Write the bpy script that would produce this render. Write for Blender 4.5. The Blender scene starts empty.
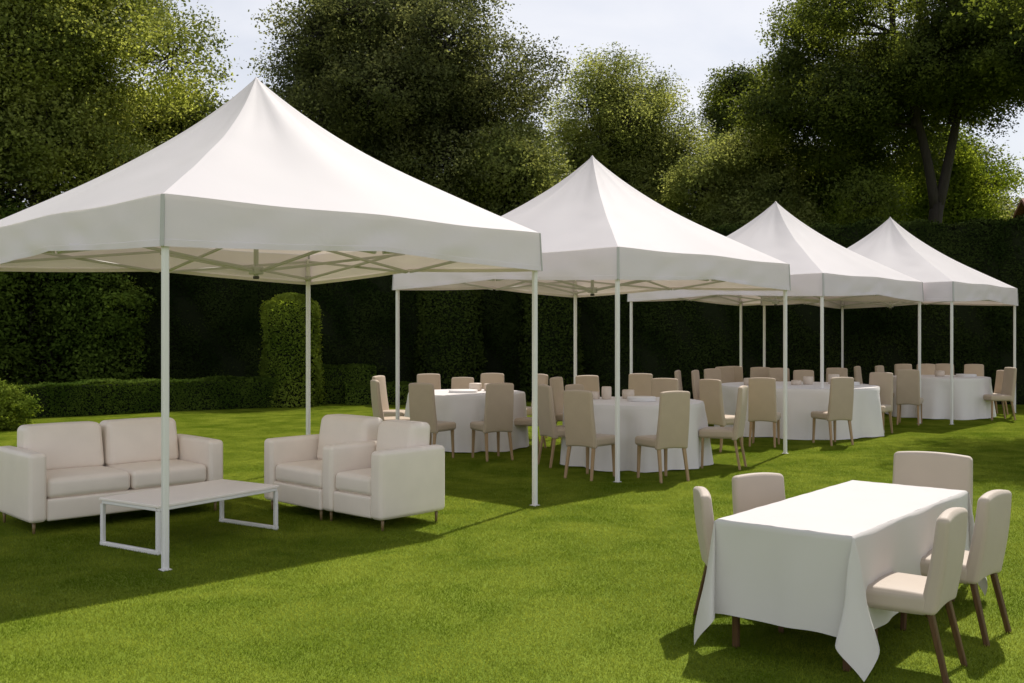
import bpy, bmesh, math, random
import numpy as np
from mathutils import Vector, Matrix

random.seed(7)
RNG = np.random.default_rng(11)
R = math.radians
scene = bpy.context.scene
COL = scene.collection
H = 1.7            # eye height
F = 1025.0         # focal length in pixels, horizon at row 335


def P(px, py, z=0.0):
    """real position of the point at height z seen at a pixel"""
    d = (H - z) * F / (py - 335.0)
    return Vector(((px - 512.0) / F * d, d, z))


# ------------------------------------------------------------------ helpers
def tag(o, label=None, cat=None, group=None, kind=None):
    if label: o['label'] = label
    if cat: o['category'] = cat
    if group: o['group'] = group
    if kind: o['kind'] = kind
    return o


def empty(name, loc=(0, 0, 0), rz=0.0):
    o = bpy.data.objects.new(name, None)
    COL.objects.link(o)
    o.location = loc
    o.rotation_euler = (0, 0, rz)
    o.empty_display_size = 0.2
    return o


def link_mesh(name, me, mat, parent=None, loc=None, smooth=True):
    me.name = name
    o = bpy.data.objects.new(name, me)
    COL.objects.link(o)
    if mat is not None and not me.materials:
        me.materials.append(mat)
    if parent is not None:
        o.parent = parent
    if loc is not None:
        o.location = loc
    if smooth:
        me.polygons.foreach_set('use_smooth', [True] * len(me.polygons))
    return o


def mesh_from(verts, faces):
    me = bpy.data.meshes.new('m')
    me.from_pydata([tuple(v) for v in verts], [], faces)
    me.update()
    return me


def copy_tree(o, parent=None):
    c = o.copy()
    COL.objects.link(c)
    c.parent = parent
    for ch in list(o.children):
        copy_tree(ch, c)
    return c


class MB:
    """collects geometry for ONE mesh"""
    def __init__(self):
        self.v = []
        self.f = []

    def add(self, verts, faces):
        b = len(self.v)
        self.v += [tuple(p) for p in verts]
        self.f += [tuple(b + i for i in f) for f in faces]

    def bar(self, a, b, w, h=None, up=Vector((0, 0, 1)), w2=None, h2=None):
        """square section bar from a to b, optionally tapered"""
        a, b = Vector(a), Vector(b)
        h = w if h is None else h
        w2 = w if w2 is None else w2
        h2 = h if h2 is None else h2
        d = (b - a).normalized()
        if abs(d.dot(up)) > 0.95:
            up = Vector((0, 1, 0))
        s = d.cross(up).normalized()
        t = s.cross(d).normalized()
        vs = []
        for (p, ww, hh) in ((a, w, h), (b, w2, h2)):
            e = min(ww, hh) * 0.16
            for (x, y) in ((-ww/2+e, -hh/2), (ww/2-e, -hh/2), (ww/2, -hh/2+e), (ww/2, hh/2-e),
                           (ww/2-e, hh/2), (-ww/2+e, hh/2), (-ww/2, hh/2-e), (-ww/2, -hh/2+e)):
                vs.append(p + s * x + t * y)
        fs = [tuple(range(7, -1, -1)), tuple(range(8, 16))]
        for i in range(8):
            j = (i + 1) % 8
            fs.append((i, j, 8 + j, 8 + i))
        self.add(vs, fs)

    def tube(self, pts, rad, n=10):
        pts = [Vector(p) for p in pts]
        vs = []
        prev = None
        for i, p in enumerate(pts):
            d = (pts[min(i+1, len(pts)-1)] - pts[max(i-1, 0)]).normalized()
            ref = prev if prev is not None else (Vector((1, 0, 0)) if abs(d.x) < .9 else Vector((0, 1, 0)))
            s = (ref - d * ref.dot(d)).normalized()
            t = d.cross(s)
            prev = s
            r = rad[i] if hasattr(rad, '__len__') else rad
            for k in range(n):
                a = 2 * math.pi * k / n
                vs.append(p + s * (r * math.cos(a)) + t * (r * math.sin(a)))
        fs = []
        for i in range(len(pts) - 1):
            for k in range(n):
                j = (k + 1) % n
                fs.append((i*n+k, i*n+j, (i+1)*n+j, (i+1)*n+k))
        fs.append(tuple(range(n-1, -1, -1)))
        fs.append(tuple((len(pts)-1)*n + k for k in range(n)))
        self.add(vs, fs)

    def rbox(self, c, size, r=0.02, puff=(0, 0, 0), n=10, deform=None):
        """rounded, slightly padded box"""
        hx, hy, hz = size[0]/2, size[1]/2, size[2]/2
        r = min(r, hx*.98, hy*.98, hz*.98)
        k = 4                                    # points on the rounded edge
        def axis(h):
            inner = np.linspace(-(h-r), h-r, n)
            a = np.linspace(0, 1, k+1)[1:]
            e = h - r + r*np.sin(a*math.pi/4)*1.0
            return np.concatenate([-(e[::-1]), inner, e])
        # parameterise each face by its own grid, project to the rounded box
        vs, fs, index = [], [], {}
        def put(p):
            key = (round(p[0], 5), round(p[1], 5), round(p[2], 5))
            i = index.get(key)
            if i is None:
                i = len(vs); index[key] = i; vs.append(p)
            return i
        hs = (hx, hy, hz)
        def grid(h):
            t = np.concatenate([-h + np.linspace(0, r, k+1)[:-1], np.linspace(-(h-r), h-r, n), h - np.linspace(r, 0, k+1)[1:]])
            return t
        for ax in range(3):
            u, w = (ax+1) % 3, (ax+2) % 3
            gu, gw = grid(hs[u]), grid(hs[w])
            for sgn in (-1, 1):
                ids = []
                for a in gu:
                    row = []
                    for b in gw:
                        p = [0, 0, 0]
                        p[ax] = sgn*hs[ax]; p[u] = a; p[w] = b
                        q = [max(-(hs[i]-r), min(hs[i]-r, p[i])) for i in range(3)]
                        d = [p[i]-q[i] for i in range(3)]
                        L = math.sqrt(sum(x*x for x in d)) or 1
                        o = [q[i] + d[i]/L*r for i in range(3)]
                        for i in range(3):
                            if puff[i]:
                                j, l = (i+1) % 3, (i+2) % 3
                                s = (1-(p[j]/hs[j])**2)*(1-(p[l]/hs[l])**2)
                                o[i] += puff[i]*max(s, 0)**.7*(p[i]/hs[i])
                        row.append(put(o))
                    ids.append(row)
                for i in range(len(gu)-1):
                    for j in range(len(gw)-1):
                        f = (ids[i][j], ids[i+1][j], ids[i+1][j+1], ids[i][j+1])
                        if len(set(f)) < 3: continue
                        if sgn < 0: f = f[::-1]
                        fs.append(f)
        out = []
        for p in vs:
            v = Vector(p)
            if deform: v = deform(v)
            out.append(v + Vector(c))
        self.add(out, [f if len(set(f)) == 4 else tuple(dict.fromkeys(f)) for f in fs])

    def build(self, name, mat, parent=None, smooth=True, loc=None):
        return link_mesh(name, mesh_from(self.v, self.f), mat, parent, loc, smooth)


def sharp(o, deg=40):
    """keep hard edges hard on a smooth shaded mesh"""
    me = o.data
    bm = bmesh.new(); bm.from_mesh(me)
    for e in bm.edges:
        e.smooth = not (len(e.link_faces) == 2 and e.calc_face_angle(0) > R(deg))
    bm.to_mesh(me); bm.free()
    return o


# ------------------------------------------------------------------ materials
def new_mat(name):
    m = bpy.data.materials.new(name)
    m.use_nodes = True
    nt = m.node_tree
    for n in list(nt.nodes): nt.nodes.remove(n)
    out = nt.nodes.new('ShaderNodeOutputMaterial')
    return m, nt, out


def N(nt, t, **kw):
    n = nt.nodes.new(t)
    for k, v in kw.items():
        if k in n.inputs: n.inputs[k].default_value = v
        else: setattr(n, k, v)
    return n


def surface_mat(name, col, rough=.6, var=.06, scale=6, bump=.1, bscale=300, spec=.4, sheen=0, trans=0, tcol=None, wave=None, warm=None):
    m, nt, out = new_mat(name)
    L = nt.links.new
    tc = N(nt, 'ShaderNodeTexCoord')
    nz = N(nt, 'ShaderNodeTexNoise'); nz.inputs['Scale'].default_value = scale; nz.inputs['Detail'].default_value = 5
    L(tc.outputs['Object'], nz.inputs['Vector'])
    ramp = N(nt, 'ShaderNodeMapRange')
    ramp.inputs['From Min'].default_value = .3; ramp.inputs['From Max'].default_value = .7
    ramp.inputs['To Min'].default_value = 1-var; ramp.inputs['To Max'].default_value = 1+var
    L(nz.outputs['Fac'], ramp.inputs['Value'])
    mul = N(nt, 'ShaderNodeVectorMath', operation='SCALE')
    mul.inputs[0].default_value = col
    L(ramp.outputs['Result'], mul.inputs['Scale'])
    b = N(nt, 'ShaderNodeBsdfPrincipled')
    L(mul.outputs['Vector'], b.inputs['Base Color'])
    b.inputs['Roughness'].default_value = rough
    b.inputs['Specular IOR Level'].default_value = spec
    b.inputs['Sheen Weight'].default_value = sheen
    if bump:
        n2 = N(nt, 'ShaderNodeTexNoise'); n2.inputs['Scale'].default_value = bscale; n2.inputs['Detail'].default_value = 3
        L(tc.outputs['Object'], n2.inputs['Vector'])
        n3 = N(nt, 'ShaderNodeTexNoise'); n3.inputs['Scale'].default_value = 5; n3.inputs['Detail'].default_value = 2
        n3.inputs['Distortion'].default_value = .8
        L(tc.outputs['Object'], n3.inputs['Vector'])
        add = N(nt, 'ShaderNodeMath', operation='MULTIPLY_ADD')
        L(n2.outputs['Fac'], add.inputs[0]); add.inputs[1].default_value = .02
        w = N(nt, 'ShaderNodeMath', operation='MULTIPLY'); w.inputs[1].default_value = wave or 0.0
        L(n3.outputs['Fac'], w.inputs[0]); L(w.outputs[0], add.inputs[2])
        bp = N(nt, 'ShaderNodeBump'); bp.inputs['Strength'].default_value = bump; bp.inputs['Distance'].default_value = .1
        L(add.outputs[0], bp.inputs['Height']); L(bp.outputs['Normal'], b.inputs['Normal'])
    last = b.outputs['BSDF']
    if trans:
        t = N(nt, 'ShaderNodeBsdfTranslucent'); t.inputs['Color'].default_value = (*(tcol or col), 1)
        mx = N(nt, 'ShaderNodeMixShader'); mx.inputs['Fac'].default_value = trans
        L(last, mx.inputs[1]); L(t.outputs['BSDF'], mx.inputs[2]); last = mx.outputs['Shader']
    L(last, out.inputs['Surface'])
    return m


def leaf_mat(name, col, col2, trans=.35, rough=.5, spec=.25, tgain=1.6):
    """foliage: each leaf island its own shade, light passes through"""
    m, nt, out = new_mat(name)
    L = nt.links.new
    g = N(nt, 'ShaderNodeNewGeometry')
    tc = N(nt, 'ShaderNodeTexCoord')
    nz = N(nt, 'ShaderNodeTexNoise'); nz.inputs['Scale'].default_value = .9; nz.inputs['Detail'].default_value = 4
    L(tc.outputs['Object'], nz.inputs['Vector'])
    mixf = N(nt, 'ShaderNodeMath', operation='MULTIPLY_ADD')
    L(g.outputs['Random Per Island'], mixf.inputs[0]); mixf.inputs[1].default_value = .22
    sub = N(nt, 'ShaderNodeMath', operation='MULTIPLY_ADD'); sub.inputs[1].default_value = 2.6; sub.inputs[2].default_value = -.92
    L(nz.outputs['Fac'], sub.inputs[0]); L(sub.outputs[0], mixf.inputs[2])
    mixf.use_clamp = True
    mc = N(nt, 'ShaderNodeMix', data_type='RGBA')
    mc.inputs['A'].default_value = (*col, 1); mc.inputs['B'].default_value = (*col2, 1)
    L(mixf.outputs[0], mc.inputs['Factor'])
    if spec < .1:
        b = N(nt, 'ShaderNodeBsdfDiffuse'); L(mc.outputs['Result'], b.inputs['Color'])
    else:
        b = N(nt, 'ShaderNodeBsdfPrincipled'); b.inputs['Roughness'].default_value = rough
        b.inputs['Specular IOR Level'].default_value = spec
        L(mc.outputs['Result'], b.inputs['Base Color'])
    # a leaf shades partly with the rounded surface of the twig clump it belongs to
    at = N(nt, 'ShaderNodeAttribute'); at.attribute_name = 'soft'
    vt = N(nt, 'ShaderNodeVectorTransform', vector_type='NORMAL', convert_from='OBJECT', convert_to='WORLD')
    L(at.outputs['Vector'], vt.inputs['Vector'])
    va = N(nt, 'ShaderNodeVectorMath', operation='MULTIPLY_ADD'); va.inputs[1].default_value = (.32, .32, .32)
    L(g.outputs['Normal'], va.inputs[0]); L(vt.outputs['Vector'], va.inputs[2])
    vn = N(nt, 'ShaderNodeVectorMath', operation='NORMALIZE'); L(va.outputs['Vector'], vn.inputs[0])
    L(vn.outputs['Vector'], b.inputs['Normal'])
    hs = N(nt, 'ShaderNodeHueSaturation'); hs.inputs['Hue'].default_value = .485
    hs.inputs['Saturation'].default_value = 1.1; hs.inputs['Value'].default_value = tgain
    L(mc.outputs['Result'], hs.inputs['Color'])
    t = N(nt, 'ShaderNodeBsdfTranslucent'); L(hs.outputs['Color'], t.inputs['Color']); L(vn.outputs['Vector'], t.inputs['Normal'])
    mx = N(nt, 'ShaderNodeMixShader'); mx.inputs['Fac'].default_value = trans
    L(b.outputs['BSDF'], mx.inputs[1]); L(t.outputs['BSDF'], mx.inputs[2])
    L(mx.outputs['Shader'], out.inputs['Surface'])
    return m


def wood_mat(name, c1, c2, rough=.45):
    m, nt, out = new_mat(name)
    L = nt.links.new
    tc = N(nt, 'ShaderNodeTexCoord')
    mp = N(nt, 'ShaderNodeMapping'); mp.inputs['Scale'].default_value = (40, 40, 4)
    L(tc.outputs['Object'], mp.inputs['Vector'])
    nz = N(nt, 'ShaderNodeTexNoise'); nz.inputs['Scale'].default_value = 2; nz.inputs['Detail'].default_value = 6
    L(mp.outputs['Vector'], nz.inputs['Vector'])
    mc = N(nt, 'ShaderNodeMix', data_type='RGBA')
    mc.inputs['A'].default_value = (*c1, 1); mc.inputs['B'].default_value = (*c2, 1)
    L(nz.outputs['Fac'], mc.inputs['Factor'])
    b = N(nt, 'ShaderNodeBsdfPrincipled'); b.inputs['Roughness'].default_value = rough; b.inputs['Specular IOR Level'].default_value = .22
    L(mc.outputs['Result'], b.inputs['Base Color'])
    L(b.outputs['BSDF'], out.inputs['Surface'])
    return m


def bark_mat(name, c1, c2):
    m, nt, out = new_mat(name)
    L = nt.links.new
    tc = N(nt, 'ShaderNodeTexCoord')
    mp = N(nt, 'ShaderNodeMapping'); mp.inputs['Scale'].default_value = (9, 9, 1.5)
    L(tc.outputs['Object'], mp.inputs['Vector'])
    nz = N(nt, 'ShaderNodeTexNoise'); nz.inputs['Scale'].default_value = 1.5; nz.inputs['Detail'].default_value = 8
    L(mp.outputs['Vector'], nz.inputs['Vector'])
    mc = N(nt, 'ShaderNodeMix', data_type='RGBA')
    mc.inputs['A'].default_value = (*c1, 1); mc.inputs['B'].default_value = (*c2, 1)
    L(nz.outputs['Fac'], mc.inputs['Factor'])
    b = N(nt, 'ShaderNodeBsdfPrincipled'); b.inputs['Roughness'].default_value = .9
    L(mc.outputs['Result'], b.inputs['Base Color'])
    bp = N(nt, 'ShaderNodeBump'); bp.inputs['Strength'].default_value = .7; bp.inputs['Distance'].default_value = .05
    L(nz.outputs['Fac'], bp.inputs['Height']); L(bp.outputs['Normal'], b.inputs['Normal'])
    L(b.outputs['BSDF'], out.inputs['Surface'])
    return m


M = {}
M['canopy'] = surface_mat('canopy_polyester', (.73, .705, .722), .65, .015, 2, .12, 500, .25, .1, trans=.24, tcol=(.82, .69, .62), wave=.10)
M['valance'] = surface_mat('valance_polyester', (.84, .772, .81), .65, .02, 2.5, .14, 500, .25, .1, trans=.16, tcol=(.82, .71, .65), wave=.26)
M['seam'] = surface_mat('seam_tape', (.46, .455, .44), .6, .04, 8, .1, 400)
M['white_metal'] = surface_mat('white_powder_coat', (.76, .74, .715), .38, .02, 4, .05, 700, .5)
M['grey_metal'] = surface_mat('grey_anodised_bar', (.52, .51, .48), .4, .04, 6, .05, 700, .5)
M['dark_plastic'] = surface_mat('dark_plastic', (.06, .055, .05), .5, .05, 6, .05, 400)
M['cloth'] = surface_mat('white_table_linen', (.67, .64, .612), .8, .015, 3, .2, 900, .15, .25, trans=.07, wave=.10)
M['cloth_far'] = surface_mat('white_banquet_linen', (.78, .735, .70), .8, .02, 3, .1, 700, .15, .2, trans=.07, wave=.02)
M['leather'] = surface_mat('cream_leatherette', (.80, .71, .62), .48, .03, 5, .12, 650, .4, .05, wave=.05)
M['beige'] = surface_mat('beige_upholstery', (.475, .40, .322), .6, .03, 5, .12, 800, .3, .2, wave=.04)
M['taupe'] = surface_mat('taupe_upholstery', (.45, .355, .255), .65, .04, 5, .12, 800, .3, .2, wave=.03)
M['walnut'] = wood_mat('walnut_leg', (.050, .026, .011), (.150, .084, .036))
M['oak'] = wood_mat('light_oak_leg', (.30, .19, .10), (.42, .29, .16))
M['brass'] = surface_mat('bronze_foot', (.22, .15, .07), .35, .05, 8, 0)
M['table_top'] = surface_mat('cream_table_top', (.88, .80, .735), .45, .02, 4, .05, 600, .5)
M['bark'] = bark_mat('dark_bark', (.012, .009, .006), (.042, .033, .024))
M['ceramic'] = surface_mat('beige_ceramic', (.62, .53, .44), .5, .03, 12, .05, 300)
M['plate'] = surface_mat('white_ceramic', (.80, .78, .76), .5, .01, 6, 0)
M['brick'] = None

# ------------------------------------------------------------------ world, sun, camera
SUNDIR = Vector((.37, .67, 1.0)).normalized()
elev = math.asin(SUNDIR.z)
azim = math.atan2(SUNDIR.x, SUNDIR.y)     # clockwise from +Y
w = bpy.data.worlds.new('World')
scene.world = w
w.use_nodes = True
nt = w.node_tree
for n in list(nt.nodes): nt.nodes.remove(n)
L = nt.links.new
sky = N(nt, 'ShaderNodeTexSky'); sky.sky_type = 'NISHITA'
sky.sun_disc = False
sky.sun_elevation = elev
sky.sun_rotation = azim
sky.altitude = 50; sky.air_density = 1.0; sky.dust_density = 2.5; sky.ozone_density = 1.2
tcw = N(nt, 'ShaderNodeTexCoord')
mpw = N(nt, 'ShaderNodeMapping'); mpw.inputs['Scale'].default_value = (1.2, 1.2, 3.5)
L(tcw.outputs['Generated'], mpw.inputs['Vector'])
cn = N(nt, 'ShaderNodeTexNoise'); cn.inputs['Scale'].default_value = 2.2; cn.inputs['Detail'].default_value = 7; cn.inputs['Distortion'].default_value = .6
L(mpw.outputs['Vector'], cn.inputs['Vector'])
cr = N(nt, 'ShaderNodeMapRange'); cr.inputs['From Min'].default_value = .32; cr.inputs['From Max'].default_value = .68
cr.inputs['To Min'].default_value = .40; cr.inputs['To Max'].default_value = .95
L(cn.outputs['Fac'], cr.inputs['Value'])
cm = N(nt, 'ShaderNodeMix', data_type='RGBA')
L(cr.outputs['Result'], cm.inputs['Factor']); L(sky.outputs['Color'], cm.inputs['A'])
# thin high cloud on the radiance scale of the sky texture; added out of view: dimmed high up, brightened behind the camera as fill light
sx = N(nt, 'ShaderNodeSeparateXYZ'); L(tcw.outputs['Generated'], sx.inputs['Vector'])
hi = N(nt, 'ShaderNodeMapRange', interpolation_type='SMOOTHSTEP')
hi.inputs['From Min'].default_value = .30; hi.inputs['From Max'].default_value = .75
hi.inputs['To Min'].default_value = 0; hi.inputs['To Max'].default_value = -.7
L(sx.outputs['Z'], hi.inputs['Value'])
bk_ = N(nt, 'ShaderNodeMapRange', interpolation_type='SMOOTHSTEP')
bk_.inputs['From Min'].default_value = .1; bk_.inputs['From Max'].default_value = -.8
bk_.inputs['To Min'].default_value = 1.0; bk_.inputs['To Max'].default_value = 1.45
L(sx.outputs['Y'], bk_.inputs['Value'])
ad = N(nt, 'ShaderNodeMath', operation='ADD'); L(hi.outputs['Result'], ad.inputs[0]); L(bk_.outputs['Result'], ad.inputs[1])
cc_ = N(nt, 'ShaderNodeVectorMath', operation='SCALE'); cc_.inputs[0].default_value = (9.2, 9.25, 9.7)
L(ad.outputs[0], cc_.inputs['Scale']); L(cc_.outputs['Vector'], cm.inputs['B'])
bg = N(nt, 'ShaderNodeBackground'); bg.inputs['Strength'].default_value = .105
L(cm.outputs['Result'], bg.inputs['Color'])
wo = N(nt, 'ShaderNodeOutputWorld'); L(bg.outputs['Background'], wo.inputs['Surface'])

sl = bpy.data.lights.new('sun', 'SUN')
sl.energy = 4.9; sl.angle = R(.6); sl.color = (1.0, .94, .875)
so = bpy.data.objects.new('sun', sl); COL.objects.link(so)
so.rotation_euler = SUNDIR.to_track_quat('Z', 'Y').to_euler()
so.location = (15, 25, 30)

cam = bpy.data.cameras.new('camera')
co = bpy.data.objects.new('camera', cam); COL.objects.link(co)
co.location = (0, 0, H); co.rotation_euler = (R(90), 0, 0)
cam.sensor_width = 36; cam.lens = 36*F/1024; cam.shift_y = -6.5/1024
cam.clip_start = .05; cam.clip_end = 2000
scene.camera = co
vs = scene.view_settings
vs.view_transform = 'Standard'; vs.look = 'None'; vs.exposure = 0.0; vs.gamma = 1; vs.use_curve_mapping = False
scene.cycles.max_bounces = 8; scene.cycles.diffuse_bounces = 4; scene.cycles.transmission_bounces = 4
scene.cycles.transparent_max_bounces = 4
try:
    scene.cycles.use_denoising = True
except Exception:
    pass

# ------------------------------------------------------------------ ground
def ground():
    m, nt, out = new_mat('lawn_turf')
    L = nt.links.new
    tc = N(nt, 'ShaderNodeTexCoord')
    a = N(nt, 'ShaderNodeTexNoise'); a.inputs['Scale'].default_value = .55; a.inputs['Detail'].default_value = 5
    b_ = N(nt, 'ShaderNodeTexNoise'); b_.inputs['Scale'].default_value = 60; b_.inputs['Detail'].default_value = 6
    L(tc.outputs['Object'], a.inputs['Vector']); L(tc.outputs['Object'], b_.inputs['Vector'])
    s = N(nt, 'ShaderNodeMath', operation='MULTIPLY_ADD'); s.inputs[1].default_value = .5
    L(b_.outputs['Fac'], s.inputs[0])
    s2 = N(nt, 'ShaderNodeMath', operation='MULTIPLY'); s2.inputs[1].default_value = .5
    L(a.outputs['Fac'], s2.inputs[0]); L(s2.outputs[0], s.inputs[2])
    cr = N(nt, 'ShaderNodeValToRGB')
    cr.color_ramp.elements[0].position = .36; cr.color_ramp.elements[0].color = (.075, .125, .006, 1)
    cr.color_ramp.elements[1].position = .66; cr.color_ramp.elements[1].color = (.22, .28, .03, 1)
    L(s.outputs[0], cr.inputs['Fac'])
    p = N(nt, 'ShaderNodeBsdfPrincipled'); p.inputs['Roughness'].default_value = .9; p.inputs['Specular IOR Level'].default_value = .1
    L(cr.outputs['Color'], p.inputs['Base Color'])
    bp = N(nt, 'ShaderNodeBump'); bp.inputs['Strength'].default_value = .5; bp.inputs['Distance'].default_value = .03
    L(b_.outputs['Fac'], bp.inputs['Height']); L(bp.outputs['Normal'], p.inputs['Normal'])
    L(p.outputs['BSDF'], out.inputs['Surface'])
    S = 600
    g = link_mesh('lawn', mesh_from([(-S, -S, 0), (S, -S, 0), (S, S, 0), (-S, S, 0)], [(0, 1, 2, 3)]), m, smooth=False)
    tag(g, 'mown green lawn running up to the hedges', None, None, 'structure')


def grass():
    # one square metre of blades, scattered over the lawn in view by geometry nodes
    n = 16000
    xy = RNG.uniform(-.5, .5, (n, 2))
    ang = RNG.uniform(0, 2*np.pi, n)
    h = RNG.uniform(.007, .018, n)
    wd = RNG.uniform(.0010, .0024, n)
    lean = RNG.uniform(.2, 1.1, n)*h
    la = RNG.uniform(0, 2*np.pi, n)
    c, s = np.cos(ang), np.sin(ang)
    v = np.zeros((n, 3, 3))
    v[:, 0, 0] = xy[:, 0]-c*wd; v[:, 0, 1] = xy[:, 1]-s*wd
    v[:, 1, 0] = xy[:, 0]+c*wd; v[:, 1, 1] = xy[:, 1]+s*wd
    v[:, 2, 0] = xy[:, 0]+np.cos(la)*lean; v[:, 2, 1] = xy[:, 1]+np.sin(la)*lean; v[:, 2, 2] = h
    me = bpy.data.meshes.new('grass')
    me.vertices.add(n*3); me.vertices.foreach_set('co', v.reshape(-1))
    me.loops.add(n*3); me.loops.foreach_set('vertex_index', np.arange(n*3, dtype=np.int32))
    me.polygons.add(n)
    me.polygons.foreach_set('loop_start', np.arange(0, n*3, 3, dtype=np.int32))
    me.update(calc_edges=True)
    m, nt, out = new_mat('grass_blades')
    L = nt.links.new
    g = N(nt, 'ShaderNodeNewGeometry')
    a = N(nt, 'ShaderNodeTexNoise'); a.inputs['Scale'].default_value = 1.3; a.inputs['Detail'].default_value = 8; a.inputs['Roughness'].default_value = .68; a.inputs['Distortion'].default_value = .5
    L(g.outputs['Position'], a.inputs['Vector'])
    mr = N(nt, 'ShaderNodeMapRange'); mr.inputs['From Min'].default_value = .36; mr.inputs['From Max'].default_value = .64
    L(a.outputs['Fac'], mr.inputs['Value'])
    ma = N(nt, 'ShaderNodeMath', operation='MULTIPLY_ADD'); ma.inputs[1].default_value = .20; ma.use_clamp = True
    L(g.outputs['Random Per Island'], ma.inputs[0])
    mb = N(nt, 'ShaderNodeMath', operation='MULTIPLY'); mb.inputs[1].default_value = .8
    L(mr.outputs['Result'], mb.inputs[0]); L(mb.outputs[0], ma.inputs[2])
    mc = N(nt, 'ShaderNodeMix', data_type='RGBA')
    mc.inputs['A'].default_value = (.115, .190, .008, 1); mc.inputs['B'].default_value = (.385, .445, .050, 1)
    L(ma.outputs[0], mc.inputs['Factor'])
    # blades are lit as the turf they make up: bend their shading normal upwards
    vm = N(nt, 'ShaderNodeVectorMath', operation='MULTIPLY_ADD')
    vm.inputs[1].default_value = (.3, .3, .3); vm.inputs[2].default_value = (0, 0, 1)
    L(g.outputs['Normal'], vm.inputs[0])
    nn = N(nt, 'ShaderNodeVectorMath', operation='NORMALIZE'); L(vm.outputs['Vector'], nn.inputs[0])
    d = N(nt, 'ShaderNodeBsdfDiffuse')
    L(mc.outputs['Result'], d.inputs['Color']); L(nn.outputs['Vector'], d.inputs['Normal'])
    t = N(nt, 'ShaderNodeBsdfTranslucent'); L(mc.outputs['Result'], t.inputs['Color'])
    mx = N(nt, 'ShaderNodeMixShader'); mx.inputs['Fac'].default_value = .3
    L(d.outputs['BSDF'], mx.inputs[1]); L(t.outputs['BSDF'], mx.inputs[2]); L(mx.outputs['Shader'], out.inputs['Surface'])
    o = link_mesh('grass', me, m, smooth=False)
    tag(o, 'short mown green grass covering the whole lawn', 'grass', None, 'stuff')
    ng = bpy.data.node_groups.new('scatter_grass', 'GeometryNodeTree')
    ng.interface.new_socket('Geometry', in_out='INPUT', socket_type='NodeSocketGeometry')
    ng.interface.new_socket('Geometry', in_out='OUTPUT', socket_type='NodeSocketGeometry')
    gi = ng.nodes.new('NodeGroupInput'); go = ng.nodes.new('NodeGroupOutput')
    gr = ng.nodes.new('GeometryNodeMeshGrid')
    gr.inputs['Size X'].default_value = 33; gr.inputs['Size Y'].default_value = 26
    gr.inputs['Vertices X'].default_value = 34; gr.inputs['Vertices Y'].default_value = 27
    tr = ng.nodes.new('GeometryNodeTransform'); tr.inputs['Translation'].default_value = (0, 15.5, 0.002)
    ip = ng.nodes.new('GeometryNodeInstanceOnPoints')
    rv = ng.nodes.new('FunctionNodeRandomValue'); rv.data_type = 'INT'
    rv.inputs[4].default_value = 0; rv.inputs[5].default_value = 3
    mm = ng.nodes.new('ShaderNodeMath'); mm.operation = 'MULTIPLY'; mm.inputs[1].default_value = math.pi/2
    cx = ng.nodes.new('ShaderNodeCombineXYZ')
    k = ng.links.new
    k(gr.outputs['Mesh'], tr.inputs['Geometry']); k(tr.outputs['Geometry'], ip.inputs['Points'])
    k(gi.outputs[0], ip.inputs['Instance'])
    k(rv.outputs[2], mm.inputs[0]); k(mm.outputs[0], cx.inputs['Z']); k(cx.outputs[0], ip.inputs['Rotation'])
    k(ip.outputs['Instances'], go.inputs[0])
    md = o.modifiers.new('scatter', 'NODES'); md.node_group = ng


ground()
grass()

# ------------------------------------------------------------------ marquee tents
TS = 3.98 / 2                     # half side
Z_HEM, Z_EAVE, Z_APEX = 2.335, 2.715, 4.25


def ring_point(k, n):
    """k-th of 4n points round the unit square, starting at corner (-1,-1)"""
    side, i = divmod(k % (4*n), n)
    t = -1 + 2*i/n
    return ((t, -1), (1, t), (-t, 1), (-1, -t))[side]


def wob(a, b, seed):
    return (math.sin(a*1.7+seed)*math.cos(b*2.3+seed*1.3) + .5*math.sin(a*4.1+b*3.3+seed*2.1))


def edge_profile(t):
    """(eave height, hem height) along one side, t in -1..1: held up at corners and at the middle by the frame"""
    a = abs(t)
    sag = -.014*math.sin(math.pi*a)**2
    arch = .08*(1-a)**1.2
    return Z_EAVE + .012*(1-a) + sag, Z_HEM + arch + .25*sag


def canopy_mesh(seed):
    n, rows = 28, 30
    v, f = [], []
    for j in range(1, rows+1):
        m = (j/rows)**1.25
        for k in range(4*n):
            x, y = ring_point(k, n)
            mn = min(abs(x), abs(y))
            t = x if abs(y) >= abs(x) else y
            ez = edge_profile(t)[0]
            fz = .78*(1-m) + .22*(1-m)**4
            z = Z_EAVE + (Z_APEX-Z_EAVE)*fz + (ez-Z_EAVE)*m**3
            z += (.075*(1-abs(t)) - .030*math.sin(math.pi*abs(t))**2)*math.sin(math.pi*m**.85)   # each side held up in its middle, slack between
            z += .006*wob(x*m*3, y*m*3, seed)*(1-m**4)
            z += .0045*math.exp(-((m-.30)/.17)**2)*math.sin(t*17+seed*3+4*m)*(1-t*t)          # tension pleats under the peak
            z += .0040*math.exp(-((abs(t)-.72)/.14)**2)*math.sin(m*34+t*9+seed)*m*(1-m**6)     # pulls beside the hips
            v.append((x*m*TS, y*m*TS, z))
    for j in range(rows-1):
        for k in range(4*n):
            k2 = (k+1) % (4*n)
            a, b = j*4*n, (j+1)*4*n
            f.append((a+k, b+k, b+k2, a+k2))
    c = len(v); v.append((0, 0, Z_APEX+.012))
    for k in range(4*n):
        f.append((c, k, (k+1) % (4*n)))
    return mesh_from(v, f)


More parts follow.
